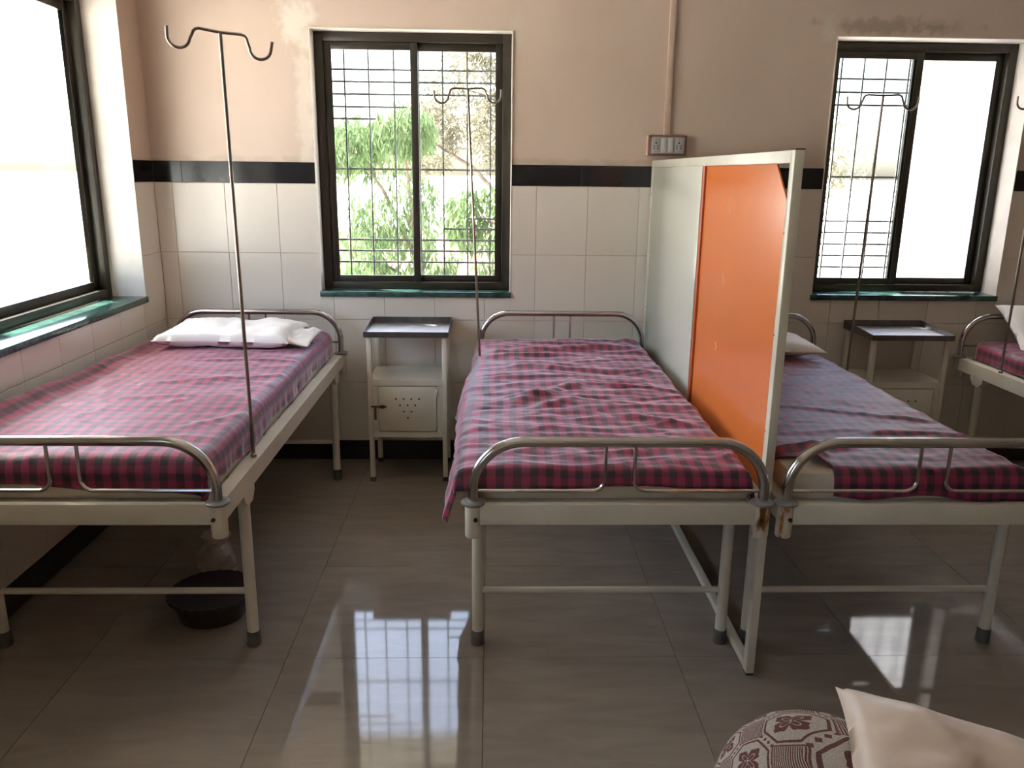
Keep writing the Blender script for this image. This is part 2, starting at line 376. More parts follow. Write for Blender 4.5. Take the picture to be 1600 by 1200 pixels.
def copy_tree(o, parent=None):
    c = o.copy(); COL.objects.link(c)
    if parent: c.parent = parent
    for ch in list(o.children): copy_tree(ch, c)
    return c
def arc(c, r, a0, a1, n, plane='xz'):
    out = []
    for i in range(n+1):
        a = a0+(a1-a0)*i/n
        out.append((c[0]+r[0]*cos(a), c[1], c[2]+r[1]*sin(a)))
    return out

# ------------------------------------------------------------------ room shell
XL, XR, YF, ZC = -1.765, 5.4, -6.3, 3.0
TH = 0.24
def wall_mesh(u0, u1, z1, openings, place, z0=0.0):
    """plate with rectangular holes; place(u, depth, z) -> xyz; depth 0 = room side, TH = outside"""
    us = sorted(set([u0, u1] + [o[0] for o in openings] + [o[1] for o in openings])); zs = sorted(set([z0, z1] + [o[2] for o in openings] + [o[3] for o in openings]))
    def solid(i, j):
        if i < 0 or j < 0 or i >= len(us)-1 or j >= len(zs)-1: return False
        cu = (us[i]+us[i+1])/2; cz = (zs[j]+zs[j+1])/2
        return not any(o[0] < cu < o[1] and o[2] < cz < o[3] for o in openings)
    mb = MB(); q = lambda pts: mb.add([place(*p) for p in pts], [(0, 1, 2, 3)])
    for i in range(len(us)-1):
        for j in range(len(zs)-1):
            if not solid(i, j): continue
            a, b, c, d = us[i], us[i+1], zs[j], zs[j+1]
            q([(a, 0, c), (b, 0, c), (b, 0, d), (a, 0, d)]); q([(a, TH, c), (b, TH, c), (b, TH, d), (a, TH, d)])
            if not solid(i-1, j): q([(a, 0, c), (a, TH, c), (a, TH, d), (a, 0, d)])
            if not solid(i+1, j): q([(b, 0, c), (b, TH, c), (b, TH, d), (b, 0, d)])
            if not solid(i, j-1): q([(a, 0, c), (b, 0, c), (b, TH, c), (a, TH, c)])
            if not solid(i, j+1): q([(a, 0, d), (b, 0, d), (b, TH, d), (a, TH, d)])
    return mb
ZS, ZT = 0.94, 2.30          # opening bottom (under the sill slab) and top
WIN_C = (-0.922, 0.110, ZS, ZT); WIN_R = (1.775, 2.818, ZS, ZT)
WIN_L = (-2.30, -0.245, ZS, 2.40); WIN_FILL = (-5.45, -4.15, ZS, 2.30)
PL = 0.006                   # plaster face lies this far behind the tile faces
def back_place(u, d, z): return (u, PL+d, z)
def left_place(u, d, z): return (XL-PL-d, u, z)
wall_back = tag(wall_mesh(XL-TH, XR+TH, ZC, [WIN_C, WIN_R], back_place).build('wall_back', 'plaster'), 'peach plastered back wall with cream tiles below a black border', kind='structure')
wall_left = tag(wall_mesh(YF-TH, TH, ZC, [WIN_L, WIN_FILL], left_place).build('wall_left', 'plaster'), 'left side wall with the wide bright window', kind='structure')
wall_right = tag(MB().box(XR, XR+TH, YF-TH, TH, 0, ZC).build('wall_right', 'plaster'), 'plain right side wall', kind='structure')
wall_front = tag(MB().box(XL-TH, XR+TH, YF-TH, YF, 0, ZC).build('wall_front', 'plaster'), 'plain wall behind the viewer', kind='structure')
ceiling = tag(MB().box(XL-TH, XR+TH, YF-TH, TH+PL, ZC, ZC+0.15).build('ceiling', 'ceiling'), 'plain ceiling', kind='structure')
floor = tag(MB().box(XL-TH, XR+TH, YF-TH, TH+PL, -0.12, -0.003).build('floor', 'floor_grout'), 'glossy beige vitrified tile floor', kind='structure')

# floor tiles
ft = 0.66; gap = 0.0007; tile_cache = {}
xe = [-1.765, -1.36, -0.685, -0.017, 0.642] + [0.642+ft*i for i in range(1, 7)] + [XR]
ye = [0.0] + [-0.655-ft*i*1.006 for i in range(0, 9)] + [YF]
for i in range(len(xe)-1):
    for j in range(len(ye)-1):
        x0, x1, y1, y0 = xe[i]+gap, xe[i+1]-gap, ye[j]-gap, ye[j+1]+gap
        if x1-x0 < 0.02 or y1-y0 < 0.02: continue
        key = (round(x1-x0, 3), round(y1-y0, 3))
        if key not in tile_cache:
            w, d = (x1-x0)/2, (y1-y0)/2
            mb = MB(); e = 0.0004
            top = [(-w+e, -d+e, 0), (w-e, -d+e, 0), (w-e, d-e, 0), (-w+e, d-e, 0)]; bot = [(-w, -d, -0.0012), (w, -d, -0.0012), (w, d, -0.0012), (-w, d, -0.0012)]; low = [(p[0], p[1], -0.003) for p in bot]
            mb.add(top+bot+low, [(0, 1, 2, 3), (4, 5, 1, 0), (5, 6, 2, 1), (6, 7, 3, 2), (7, 4, 0, 3), (8, 9, 5, 4), (9, 10, 6, 5), (10, 11, 7, 6), (11, 8, 4, 7)])
            tile_cache[key] = mb.mesh('floor_tile', 'floor')
        link('floor_tile', tile_cache[key], floor, ((x0+x1)/2, (y0+y1)/2, 0))

# wall tiles, clipped round the window openings
def sub_rect(r, h):
    a0, a1, b0, b1 = r; c0, c1, d0, d1 = h
    if c1 <= a0 or c0 >= a1 or d1 <= b0 or d0 >= b1: return [r]
    out = []
    if c0 > a0: out.append((a0, c0, b0, b1))
    if c1 < a1: out.append((c1, a1, b0, b1))
    m0, m1 = max(a0, c0), min(a1, c1)
    if d0 > b0: out.append((m0, m1, b0, d0))
    if d1 < b1: out.append((m0, m1, d1, b1))
    return [q for q in out if q[1]-q[0] > 0.004 and q[3]-q[2] > 0.004]
def plate(rects, place, t0, t1, ang=0.0010):
    mb = MB()
    for a0, a1, b0, b1 in rects:
        f = [place(*p) for p in ((a0+ang, t0, b0+ang), (a1-ang, t0, b0+ang), (a1-ang, t0, b1-ang), (a0+ang, t0, b1-ang))]
        g = [place(*p) for p in ((a0, t0+ang, b0), (a1, t0+ang, b0), (a1, t0+ang, b1), (a0, t0+ang, b1))]
        k = [place(*p) for p in ((a0, t1, b0), (a1, t1, b0), (a1, t1, b1), (a0, t1, b1))]
        mb.add(f+g+k, [(0, 1, 2, 3), (4, 5, 1, 0), (5, 6, 2, 1), (6, 7, 3, 2), (7, 4, 0, 3), (8, 9, 5, 4), (9, 10, 6, 5), (10, 11, 7, 6), (11, 8, 4, 7)])
    return mb
rows = [0.112, 0.455, 0.811, 1.172, 1.535]
def tile_wall(parent, edges, openings, place, gap=0.0011):
    for i in range(len(edges)-1):
        for j in range(4):
            rs = [(edges[i]+gap, edges[i+1]-gap, rows[j]+gap, rows[j+1]-gap)]
            for h in openings: rs = [q for r in rs for q in sub_rect(r, h)]
            if rs: plate(rs, place, -PL, 0.0).build('wall_tile', 'tile', parent)
bx = [XL, -1.675] + [-1.402+0.2743*i for i in range(0, 25)]; bx = [x for x in bx if x < XR-0.05] + [XR]
tile_wall(wall_back, bx, [WIN_C, WIN_R], back_place)
ly = sorted([-0.28*i for i in range(0, 23)] + [YF])
tile_wall(wall_left, ly, [WIN_L, WIN_FILL], left_place)
def border(parent, edges, openings, place):
    for i in range(len(edges)-1):
        rs = [(edges[i]+0.0006, edges[i+1]-0.0006, 1.536, 1.643)]
        for h in openings: rs = [q for r in rs for q in sub_rect(r, h)]
        if rs: plate(rs, place, -PL-0.001, 0.0).build('border_tile', 'black_tile', parent)
be = [XL, -1.617] + [-1.617+0.697*i for i in range(1, 10)] + [XR]
border(wall_back, be, [WIN_C, WIN_R], back_place)
border(wall_left, sorted([-0.697*i for i in range(0, 10)]), [WIN_L, WIN_FILL], left_place)
tag(MB().box(XL, XR, -0.004, PL+0.002, 0, 0.112).build('baseboard_back', 'black_skirting'), 'black skirting along the back wall', kind='structure')
tag(MB().box(XL-PL-0.002, XL+0.004, YF, -0.004, 0, 0.112).build('baseboard_left', 'black_skirting'), 'black skirting along the left wall', kind='structure')

# ------------------------------------------------------------------ windows
def window(name, label, o, yf, place, sash_mats, bars=None, nx_bars=None, sill_out=0.012, sill_top=0.968, fw_side=0.045, sash=0.038):
    """two-sash sliding window; o = opening (u0,u1,z0,z1); yf = depth of the frame's room face"""
    u0, u1, z0, z1 = o
    root = bpy.data.objects.new(name, None); COL.objects.link(root); tag(root, label, kind='structure')
    def bxx(mb, a0, a1, d0, d1, c0, c1, bev=0.0):
        ps = [place(a, d, c) for a in (a0, a1) for d in (d0, d1) for c in (c0, c1)]
        mb.box(min(p[0] for p in ps), max(p[0] for p in ps), min(p[1] for p in ps), max(p[1] for p in ps), min(p[2] for p in ps), max(p[2] for p in ps), bev)
        return mb
    # sill slab
    bxx(MB(), u0-0.004, u1+0.004, -PL-sill_out, TH+0.03, z0-0.002, sill_top, 0.003).build('window_sill', 'marble', root)
    # plaster lining of the reveal
    lin = MB(); t = 0.004
    bxx(lin, u0-0.001, u0+t, -PL-0.002, yf, sill_top, z1); bxx(lin, u1-t, u1+0.001, -PL-0.002, yf, sill_top, z1); bxx(lin, u0+t, u1-t, -PL-0.002, yf, z1-t, z1+0.001)
    lin.build('reveal_lining', 'reveal', root)
    # outer frame members
    fd = yf+0.075; zb = sill_top+0.002; f = fw_side
    bxx(MB(), u0+t, u0+t+f, yf, fd, zb, z1-t, 0.002).build('frame_jamb', 'frame', root); bxx(MB(), u1-t-f, u1-t, yf, fd, zb, z1-t, 0.002).build('frame_jamb', 'frame', root)
    bxx(MB(), u0+t+f, u1-t-f, yf, fd, z1-t-f, z1-t, 0.002).build('frame_head', 'frame', root); bxx(MB(), u0+t+f, u1-t-f, yf, fd, zb, zb+f*0.85, 0.002).build('frame_track', 'frame', root)
    um = (u0+u1)/2; s = sash
    for k, (a, b) in enumerate(((u0+t+f, um+s*0.55), (um-s*0.55, u1-t-f))):
        d0 = yf+0.012+0.028*k; d1 = d0+0.022; c0 = zb+f*0.85; c1 = z1-t-f
        sh = MB()
        bxx(sh, a, a+s, d0, d1, c0, c1, 0.002); bxx(sh, b-s, b, d0, d1, c0, c1, 0.002); bxx(sh, a+s, b-s, d0, d1, c1-s, c1, 0.002); bxx(sh, a+s, b-s, d0, d1, c0, c0+s*0.9, 0.002)
        so = sh.build('sash', 'frame', root)
        bxx(MB(), a+s-0.004, b-s+0.004, d0+0.009, d0+0.013, c0+s*0.9-0.004, c1-s+0.004).build('pane', sash_mats[k], so)
    if bars:
        zz, uu = bars
        for u in uu: bxx(MB(), u-0.004, u+0.004, 0.200, 0.208, z0, z1).build('grille_bar', 'grille', root)
        for z, a, b in zz: bxx(MB(), a, b, 0.208, 0.214, z-0.005, z+0.005).build('grille_bar', 'grille', root)
    return root
A, Bm, C = WIN_C[0], (WIN_C[0]+WIN_C[1])/2, WIN_C[1]
zc = [(2.128, A, C), (2.066, A, C), (2.003, A, C), (1.938, A, Bm-0.05), (1.876, A, Bm-0.22), (1.613, A, C), (1.349, -0.13, C), (1.292, -0.261, C), (1.229, A, C), (1.168, A, C), (1.105, A, C)]
w1 = window('window_1', 'dark framed sliding window with grille and trees outside, over the white locker', WIN_C, 0.085, back_place, ('glass', 'glass'), (zc, [-0.786, -0.657, -0.522, -0.39, -0.261, -0.129, -0.003]))
A, Bm, C = WIN_R[0], (WIN_R[0]+WIN_R[1])/2, WIN_R[1]
zr = [(z, A, C) for z in (2.117, 2.048, 1.982, 1.60, 1.357, 1.293, 1.228, 1.163, 1.098)]
w2 = window('window_2', 'dark framed sliding window beyond the orange partition with a glaring right pane', WIN_R, 0.135, back_place, ('glass', 'frosted'), (zr, [1.898, 2.021, 2.143, 2.27, 2.40, 2.53, 2.66]))
w3 = window('window_3', 'wide glaring window in the left wall beside the bed', WIN_L, 0.16, left_place, ('glass', 'glass'), None, fw_side=0.05, sash=0.045)
w4 = window('fill_window', 'unseen window added in the left wall behind the viewer for fill light', WIN_FILL, 0.16, left_place, ('glass', 'glass'), None, fw_side=0.05, sash=0.045)  # unseen window, added to light the bed ends facing the camera
# concrete sunshades over the openings, outside
tag(MB().box(WIN_C[0]-0.25, WIN_C[1]+0.25, TH+PL, TH+PL+0.45, 2.40, 2.48).build('trim_1', 'concrete'), 'concrete sunshade outside over the middle window', kind='structure')
tag(MB().box(WIN_R[0]-0.25, WIN_R[1]+0.25, TH+PL, TH+PL+0.45, 2.40, 2.48).build('trim_2', 'concrete'), 'concrete sunshade outside over the right window', kind='structure')
tag(MB().box(XL-PL-TH-0.66, XL-PL-TH, -5.6, 0.0, 2.48, 2.56).build('trim_3', 'concrete'), 'unseen concrete sunshade along the left wall, deepened to block the sun', kind='structure')  # out of view; depth set to keep direct sun out of the room

# ------------------------------------------------------------------ beds
HW, HL = 0.438, 1.03         # half spacing of the corner posts
def make_bed():
    root = thing('hospital_bed', (0, 0, 0), 'x', 'bed', 'steel ward beds')
    zt = 0.640
    for s in (-1, 1):        # side rails: angle section
        xo = s*(HW+0.012); xi = s*(HW-0.034)
        pts = [(xo, 0.574), (xo, zt), (xi, zt), (xi, zt-0.005), (xo-s*0.006, zt-0.005), (xo-s*0.006, 0.574)]
        MB().prism(pts, 1, -HL+0.022, HL-0.022).build('side_rail', 'white_enamel', root)
    for s in (-1, 1):        # end rails
        y = s*HL
        MB().box(-HW+0.02, HW-0.02, y-0.012, y+0.012, 0.574, zt, 0.003).build('end_rail', 'white_enamel', root)
    for sy in (-1, 1):
        for sx in (-1, 1):
            c = (sx*HW, sy*HL)
            so = MB().lathe([(0.0225, 0.534), (0.0245, 0.537), (0.0245, 0.634), (0.02, 0.637)], (c[0], c[1], 0), 20).build('corner_socket', 'white_enamel', root)
            d = MB()
            yb = c[1]+sy*0.0225; xb = c[0]-sx*0.008
            d.tube([(xb, yb, 0.597), (xb, yb+sy*0.008, 0.597)], 0.0068, 6)
            d.build('bolt', 'bolt', so)
            ring = [(0.018, 0.636), (0.031, 0.637), (0.036, 0.641), (0.036, 0.646), (0.031, 0.650), (0.018, 0.651)]
            MB().lathe(ring, (c[0], c[1], 0), 24).build('collar', 'disc', root)
    def end_frame(y, ztop, name):
        r = 0.0155; zc_ = ztop-r; rx, rz = 0.150, 0.150
        p = [(-HW, y, 0.636)] + arc((-HW+rx, y, zc_-rz), (rx, rz), pi, pi/2, 12) + arc((HW-rx, y, zc_-rz), (rx, rz), pi/2, 0, 12) + [(HW, y, 0.636)]
        ob = MB().tube(p, r, 16).build(name, 'steel', root)
        zl = 0.680 if y < 0 else 0.705
        for s in (-1, 1):
            q = [(s*0.044, y, zc_), (s*0.044, y, zl+0.036)] + [(s*(0.044+0.036-0.036*cos(a)), y, zl+0.036-0.036*sin(a)) for a in [pi/2*k/6 for k in range(1, 7)]] + [(s*(HW-0.006), y, zl)]
            MB().tube(q, 0.0058, 8).build('inner_rod', 'steel', ob)
    end_frame(-HL, 0.850, 'foot_bow'); end_frame(HL, 0.884, 'head_bow')
    for sy, y in ((-1, -0.762), (1, 0.826)):
        for sx in (-1, 1):
            x = sx*(HW-0.010)
            lg = MB().tube([(x, y, 0.045), (x, y, 0.615)], 0.0195, 16).build('leg', 'white_enamel', root)
            MB().lathe([(0.023, 0.0), (0.0245, 0.004), (0.0225, 0.052), (0.019, 0.053)], (x, y, 0), 16).build('rubber_foot', 'rubber', lg)
            bp = [(y-0.055, 0.577), (y+0.055, 0.577), (y+0.055, 0.556), (y+0.026, 0.527), (y-0.026, 0.527), (y-0.055, 0.556)]
            MB().prism(bp, 0, x-0.023, x+0.023).build('leg_bracket', 'white_enamel', root)
        MB().tube([(-HW+0.012, y, 0.205), (HW-0.012, y, 0.205)], 0.0115, 12).build('stretcher', 'white_enamel', root)
    # sheet-metal deck in pressed strips
    for k in range(9):
        y0 = -HL+0.03+k*0.2225
        MB().box(-HW+0.036, HW-0.036, y0, y0+0.20, 0.616, 0.630, 0.003).build('deck_slat', 'white_enamel', root)
    return root
YB = -1.13
proto = make_bed()
bed_specs = [(-1.246, 'cream steel bed beside the bright left window'),
             (0.389, 'cream steel bed between the white locker and the orange partition'),
             (1.337, 'cream steel bed directly right of the orange partition'),
             (3.040, 'cream steel bed cut off at the far right edge')]
beds = []
for i, (x, lab) in enumerate(bed_specs):
    b = proto if i == 0 else copy_tree(proto)
    b.location = (x, YB, 0); b['label'] = lab; beds.append(b)
def rust(bed, sx):
    for ch in bed.children:
        if ch.name.startswith('corner_socket'):
            c = sum((v.co for v in ch.data.vertices), Vector())/len(ch.data.vertices)
            if c.x*sx > 0 and c.y < 0:
                ch.data = ch.data.copy(); ch.data.materials[0] = MAT['rust']; ch['label'] = 'rust stained corner socket'
rust(beds[1], 1); rust(beds[2], -1)

# ------------------------------------------------------------------ mattresses and sheets
def rounded_slab(x0, x1, y0, y1, z0, z1, name, mat, label, cat, group=None):
    root = MB().box(x0, x1, y0, y1, z0, z1, 0.014).build(name, mat); tag(root, label, cat, group)
    return root
ZM = 0.632
MT = [(-1.690, -0.850, 0.745), (-0.062, 0.798, 0.722), (0.922, 1.668, 0.722), (2.665, 3.430, 0.722)]
mlab = ['cream foam mattress on the bed by the left window', 'cream foam mattress showing under the sheet of the bed left of the partition',
        'cream foam mattress with a bare corner right of the partition', 'foam mattress under the sheet of the far right bed']
for (x0, x1, zt), lab in zip(MT, mlab):
    rounded_slab(x0, x1, -2.115, -0.145, ZM, zt, 'mattress', 'mattress', lab, 'mattress', 'bed mattresses')

def fold(x, y, p, q, w, h):
    """height of a soft ridge along the segment p-q"""
    ax, ay = q[0]-p[0], q[1]-p[1]; l2 = ax*ax+ay*ay
    t = max(-0.15, min(1.15, ((x-p[0])*ax+(y-p[1])*ay)/l2)); tt = max(0, min(1, t))
    dx, dy = x-p[0]-tt*ax, y-p[1]-tt*ay
    env = sin(pi*min(1, max(0, t*0.9+0.05)))**0.5
    return h*env*math.exp(-(dx*dx+dy*dy)/(w*w))
def make_sheet(x0, x1, y0, y1, ztop, dl, dr, df, label, folds=(), amp=0.004, wr=(1.0, 3.0), seed=0, smin=None, nx=92, ny=190, flare=0.12, sag=None, rad=0.03, uvw=0.006, uvrot=0.0, wallup=0.0, maxdrop=None, crease=0.6, bulge=None):
    cx, cy = (x0+x1)/2, (y0+y1)/2; a, b = (x1-x0)/2, (y1-y0)/2
    def edge(d, lim):
        if d <= 0: return 0.0, 0.0
        q = rad*pi/2
        if d < q: return rad*sin(d/rad), rad*(1-cos(d/rad))
        e = d-q
        return rad+e*flare, rad+e
    vs, uvs, fs = [], [], []
    off = Vector((seed*13.7, seed*5.1, 0))
    for j in range(ny+1):
        v = j/ny
        for i in range(nx+1):
            u = i/nx
            # arc-length coordinates
            tt = -(b+1.0) + 0  # placeholder
            dfl = df(u) if callable(df) else df
            t = -(b-rad+dfl) + v*(2*b-rad-0.01+dfl)
            ty = t/b
            dll = dl(ty) if callable(dl) else dl; drr = dr(ty) if callable(dr) else dr
            s0 = -(a-rad+dll); s1 = a-rad+drr
            if smin: s0 = max(s0, smin(ty))
            s = s0+u*(s1-s0)
            ex, ez = edge(abs(s)-(a-rad), 0); fy, fz = edge(-t-(b-rad), 0)
            sg = 1 if s > 0 else -1
            if bulge and sg < 0: ex += bulge(ty)*min(1, max(0, (abs(s)-(a-rad*2))/(rad*2)))
            x = sg*(min(abs(s), a-rad)+ex); y = max(t, -(b-rad))-fy
            drop = max(ez, fz)+0.35*min(ez, fz)
            if ez > 0.04 and fz > 0.04: x -= sg*0.02*min(1, fz/0.1)
            P = Vector((x*1.0, y*1.0, 0))
            h = noise.fractal(Vector((x*wr[0]*3.2, y*wr[1]*3.2, 0.3))+off, 0.9, 2.0, 4)*amp
            h += noise.noise(Vector((x*wr[0]*11, y*wr[1]*11, 1.7))+off)*amp*0.45
            rg = 1-abs(noise.noise(Vector((x*wr[0]*3.0+y*1.3, y*wr[1]*4.2-x*0.8, seed+7.0))))*2.2
            if rg > 0: h += amp*crease*rg**4
            for f in folds: h += fold(x, y, *f)
            if sag: h += sag(x, y)
            wgt = 1.0 if drop < 0.02 else 0.5
            z = ztop+h*wgt-drop
            if maxdrop is not None: z = max(z, maxdrop)
            if drop > rad*0.9:      # side ripples
                k = min(1, (drop-rad*0.9)/0.05)
                rp = (noise.noise(Vector((y*9, x*9, seed+4.0)))*0.010+noise.noise(Vector((y*24, x*24, seed+9.0)))*0.004)*k
                if ez >= fz: x += sg*rp
                else: y -= rp+0.002
            if wallup and s < 0: z += wallup*max(0, (-(s)-(a-0.10))/0.10)**1.5*(0.5+0.5*min(1, max(0, 0.4-ty)))
            vs.append((cx+x, cy+y, z))
            w1_ = noise.noise(Vector((x*2.6, y*2.6, seed+20.0)))*uvw + noise.noise(Vector((x*7, y*7, seed+31.0)))*uvw*0.4
            w2_ = noise.noise(Vector((x*2.6, y*2.6, seed+50.0)))*uvw
            us, ut = s+w1_, t+w2_
            uvs.append((us*cos(uvrot)-ut*sin(uvrot), us*sin(uvrot)+ut*cos(uvrot)))
    W = nx+1
    for j in range(ny):
        for i in range(nx): fs.append((j*W+i, j*W+i+1, (j+1)*W+i+1, (j+1)*W+i))
    me = bpy.data.meshes.new('bed_sheet'); me.from_pydata(vs, [], fs); me.materials.append(MAT['check'])
    ul = me.uv_layers.new(name='UVMap')
    for lp in me.loops: ul.data[lp.index].uv = uvs[lp.vertex_index]
    for p in me.polygons: p.use_smooth = True
    o = link('bed_sheet', me); tag(o, label, 'bed sheet', 'magenta checked bed sheets')
    md = o.modifiers.new('thickness', 'SOLIDIFY'); md.thickness = 0.002; md.offset = 1.0
    return o
Y0, Y1 = -2.123, -0.140
# left bed: tucked in at the rail, hem slanting to the right at the foot
make_sheet(MT[0][0]-0.004, MT[0][1]+0.004, Y0, Y1, 0.760, 0.05, lambda ty: 0.135+0.01*sin(ty*9), lambda u: 0.095+0.055*u+0.006*sin(u*14),
    'magenta and black checked sheet on the bed by the left window',
    folds=[((-0.1, -0.15), (0.42, 0.05), 0.02, 0.008), ((-0.30, -0.45), (0.1, -0.30), 0.02, 0.006), ((0.0, 0.3), (0.42, 0.28), 0.016, 0.009), ((0.25, -0.7), (0.42, -0.5), 0.02, 0.006), ((0.1, -0.4), (0.14, -0.38), 0.012, 0.008)],
    amp=0.006, wr=(1.0, 1.4), seed=1, flare=-0.02, rad=0.045, wallup=0.07, sag=lambda x, y: 0.012*cos(x*2.5))
# bed left of the partition: loose, wrinkled, hanging over the left rail
make_sheet(MT[1][0]-0.012, MT[1][1]+0.004, Y0, Y1, 0.732, lambda ty: 0.145+0.03*sin(ty*5+1), 0.10, lambda u: 0.068+0.010*sin(u*7+0.5)+0.012*sin(u*3),
    'rumpled magenta checked sheet on the bed left of the orange partition',
    folds=[((-0.36, 0.62), (0.34, 0.80), 0.045, 0.026), ((-0.38, 0.56), (0.1, 0.60), 0.020, 0.016), ((-0.25, 0.36), (0.42, 0.22), 0.035, 0.018),
           ((-0.28, -0.28), (0.02, 0.06), 0.034, 0.018), ((-0.20, -0.34), (0.0, -0.18), 0.026, 0.014), ((-0.30, -0.18), (-0.12, -0.16), 0.018, 0.014), ((0.0, 0.06), (0.38, -0.06), 0.018, 0.012),
           ((-0.38, 0.12), (-0.05, 0.16), 0.015, 0.009), ((0.1, -0.4), (0.4, -0.55), 0.02, 0.008), ((0.30, 0.88), (0.40, 0.93), 0.05, 0.022), ((-0.35, -0.55), (0.1, -0.60), 0.02, 0.006)],
    amp=0.009, wr=(1.0, 2.6), seed=2, flare=0.30, rad=0.035, uvw=0.016, bulge=lambda ty: 0.034*min(1, max(0, (0.45-ty)/0.25)))
# bed right of the partition: the near left corner has slipped off the mattress
make_sheet(MT[2][0]-0.004, MT[2][1]+0.004, Y0, Y1, 0.734, 0.05, 0.10, lambda u: 0.105+0.02*u+0.008*sin(u*11),
    'magenta checked sheet slipped off one corner right of the partition',
    folds=[((-0.36, 0.55), (0.2, 0.52), 0.025, 0.012), ((-0.3, -0.25), (0.36, -0.5), 0.02, 0.009), ((0.0, -0.62), (0.36, -0.66), 0.02, 0.011), ((-0.36, -0.80), (-0.1, -0.78), 0.025, 0.022), ((-0.30, -0.95), (-0.22, -0.80), 0.03, 0.028), ((-0.3, 0.1), (0.3, 0.02), 0.02, 0.006)],
    amp=0.006, wr=(0.8, 2.4), seed=3, smin=lambda ty: -0.60 if ty > -0.70 else -0.60+0.36*min(1, (-0.70-ty)/0.25), flare=0.05, rad=0.04, uvw=0.010)
make_sheet(MT[3][0]-0.004, MT[3][1]+0.004, Y0, Y1, 0.734, 0.11, 0.10, 0.10, 'magenta checked sheet on the far right bed', folds=[((-0.3, 0.5), (0.2, 0.4), 0.03, 0.01)], amp=0.006, seed=4, flare=-0.02, nx=60, ny=120)

# ------------------------------------------------------------------ pillows
def make_pillow(name, w, d, h, mat, label, loc, rot, seed, cat='pillow', crumple=0.006, group=None, pinch=0.55, pw=3.0, uv_cell=None, uvrot=0.0, n=40, uvoff=(0, 0)):
    vs, fs, uvs = [], [], []
    for side in (1, -1):
        for j in range(n+1):
            for i in range(n+1):
                u, v = -1+2*i/n, -1+2*j/n
                e = max(0, (1-abs(u)**pw))*max(0, (1-abs(v)**pw))
                z = side*h/2*(e**pinch)
                k = 1-0.06*(abs(v)**2)*(1-abs(u)**2) ; k2 = 1-0.06*(abs(u)**2)*(1-abs(v)**2)
                x, y = u*w/2*k2**1.0, v*d/2*k
                x *= 1-0.05*(1-abs(v)**2)*abs(u)**6; y *= 1-0.05*(1-abs(u)**2)*abs(v)**6
                z += noise.fractal(Vector((x*9+seed, y*9, side*2.0)), 0.9, 2.0, 3)*crumple*(0.3+e)
                if side < 0: z = min(z, 0)*0.75
                vs.append((x, y, z)); uvs.append((x, y))
    W = n+1; B = W*W
    for j in range(n):
        for i in range(n):
            q = (j*W+i, j*W+i+1, (j+1)*W+i+1, (j+1)*W+i); fs.append(q); fs.append(tuple(B+t for t in q[::-1]))
    # close the seam all round
    ring = [i for i in range(W)] + [j*W+n for j in range(1, W)] + [n*W+i for i in range(n-1, -1, -1)] + [j*W for j in range(n-1, 0, -1)]
    for k in range(len(ring)):
        p, q = ring[k], ring[(k+1) % len(ring)]; fs.append((q, p, B+p, B+q))
    me = bpy.data.meshes.new(name); me.from_pydata(vs, [], fs)
    ul = me.uv_layers.new(name='UVMap'); cc = uv_cell or 1.0
    for lp in me.loops:
        x, y = uvs[lp.vertex_index]; ul.data[lp.index].uv = ((x*cos(uvrot)-y*sin(uvrot))/cc+uvoff[0], (x*sin(uvrot)+y*cos(uvrot))/cc+uvoff[1])
    bm = bmesh.new(); bm.from_mesh(me); bmesh.ops.remove_doubles(bm, verts=bm.verts, dist=1e-5); bmesh.ops.recalc_face_normals(bm, faces=bm.faces); bm.to_mesh(me); bm.free()
    for p in me.polygons: p.use_smooth = True
    me.materials.append(MAT[mat])
    o = link(name, me, None, loc); o.rotation_euler = rot; tag(o, label, cat, group)
    return o
p1 = make_pillow('pillow', 0.66, 0.38, 0.095, 'white_linen', 'flat white pillow with a creased cover on the left window bed', (-1.268, -0.45, 0.820), (0.05, 0.0, -0.06), 3, crumple=0.012, pinch=0.42, pw=7.0)
fl = make_pillow('loose_cover_end', 0.16, 0.32, 0.030, 'white_linen', 'loose open end of the pillow cover', (0.325, 0.0, -0.012), (0.0, 0.12, 0.05), 6, None, 0.016, pinch=0.5, pw=5.0, n=24)
fl.parent = p1
make_pillow('pillow', 0.56, 0.36, 0.10, 'white_linen', 'white pillow half hidden behind the orange partition', (1.335, -0.50, 0.790), (0.03, 0, 0.02), 5)
make_pillow('pillow', 0.58, 0.38, 0.11, 'white_linen', 'cream pillow propped against the head bow at the right edge', (3.05, -0.235, 0.808), (radians(36), 0.04, 0.0), 8, pinch=0.45)

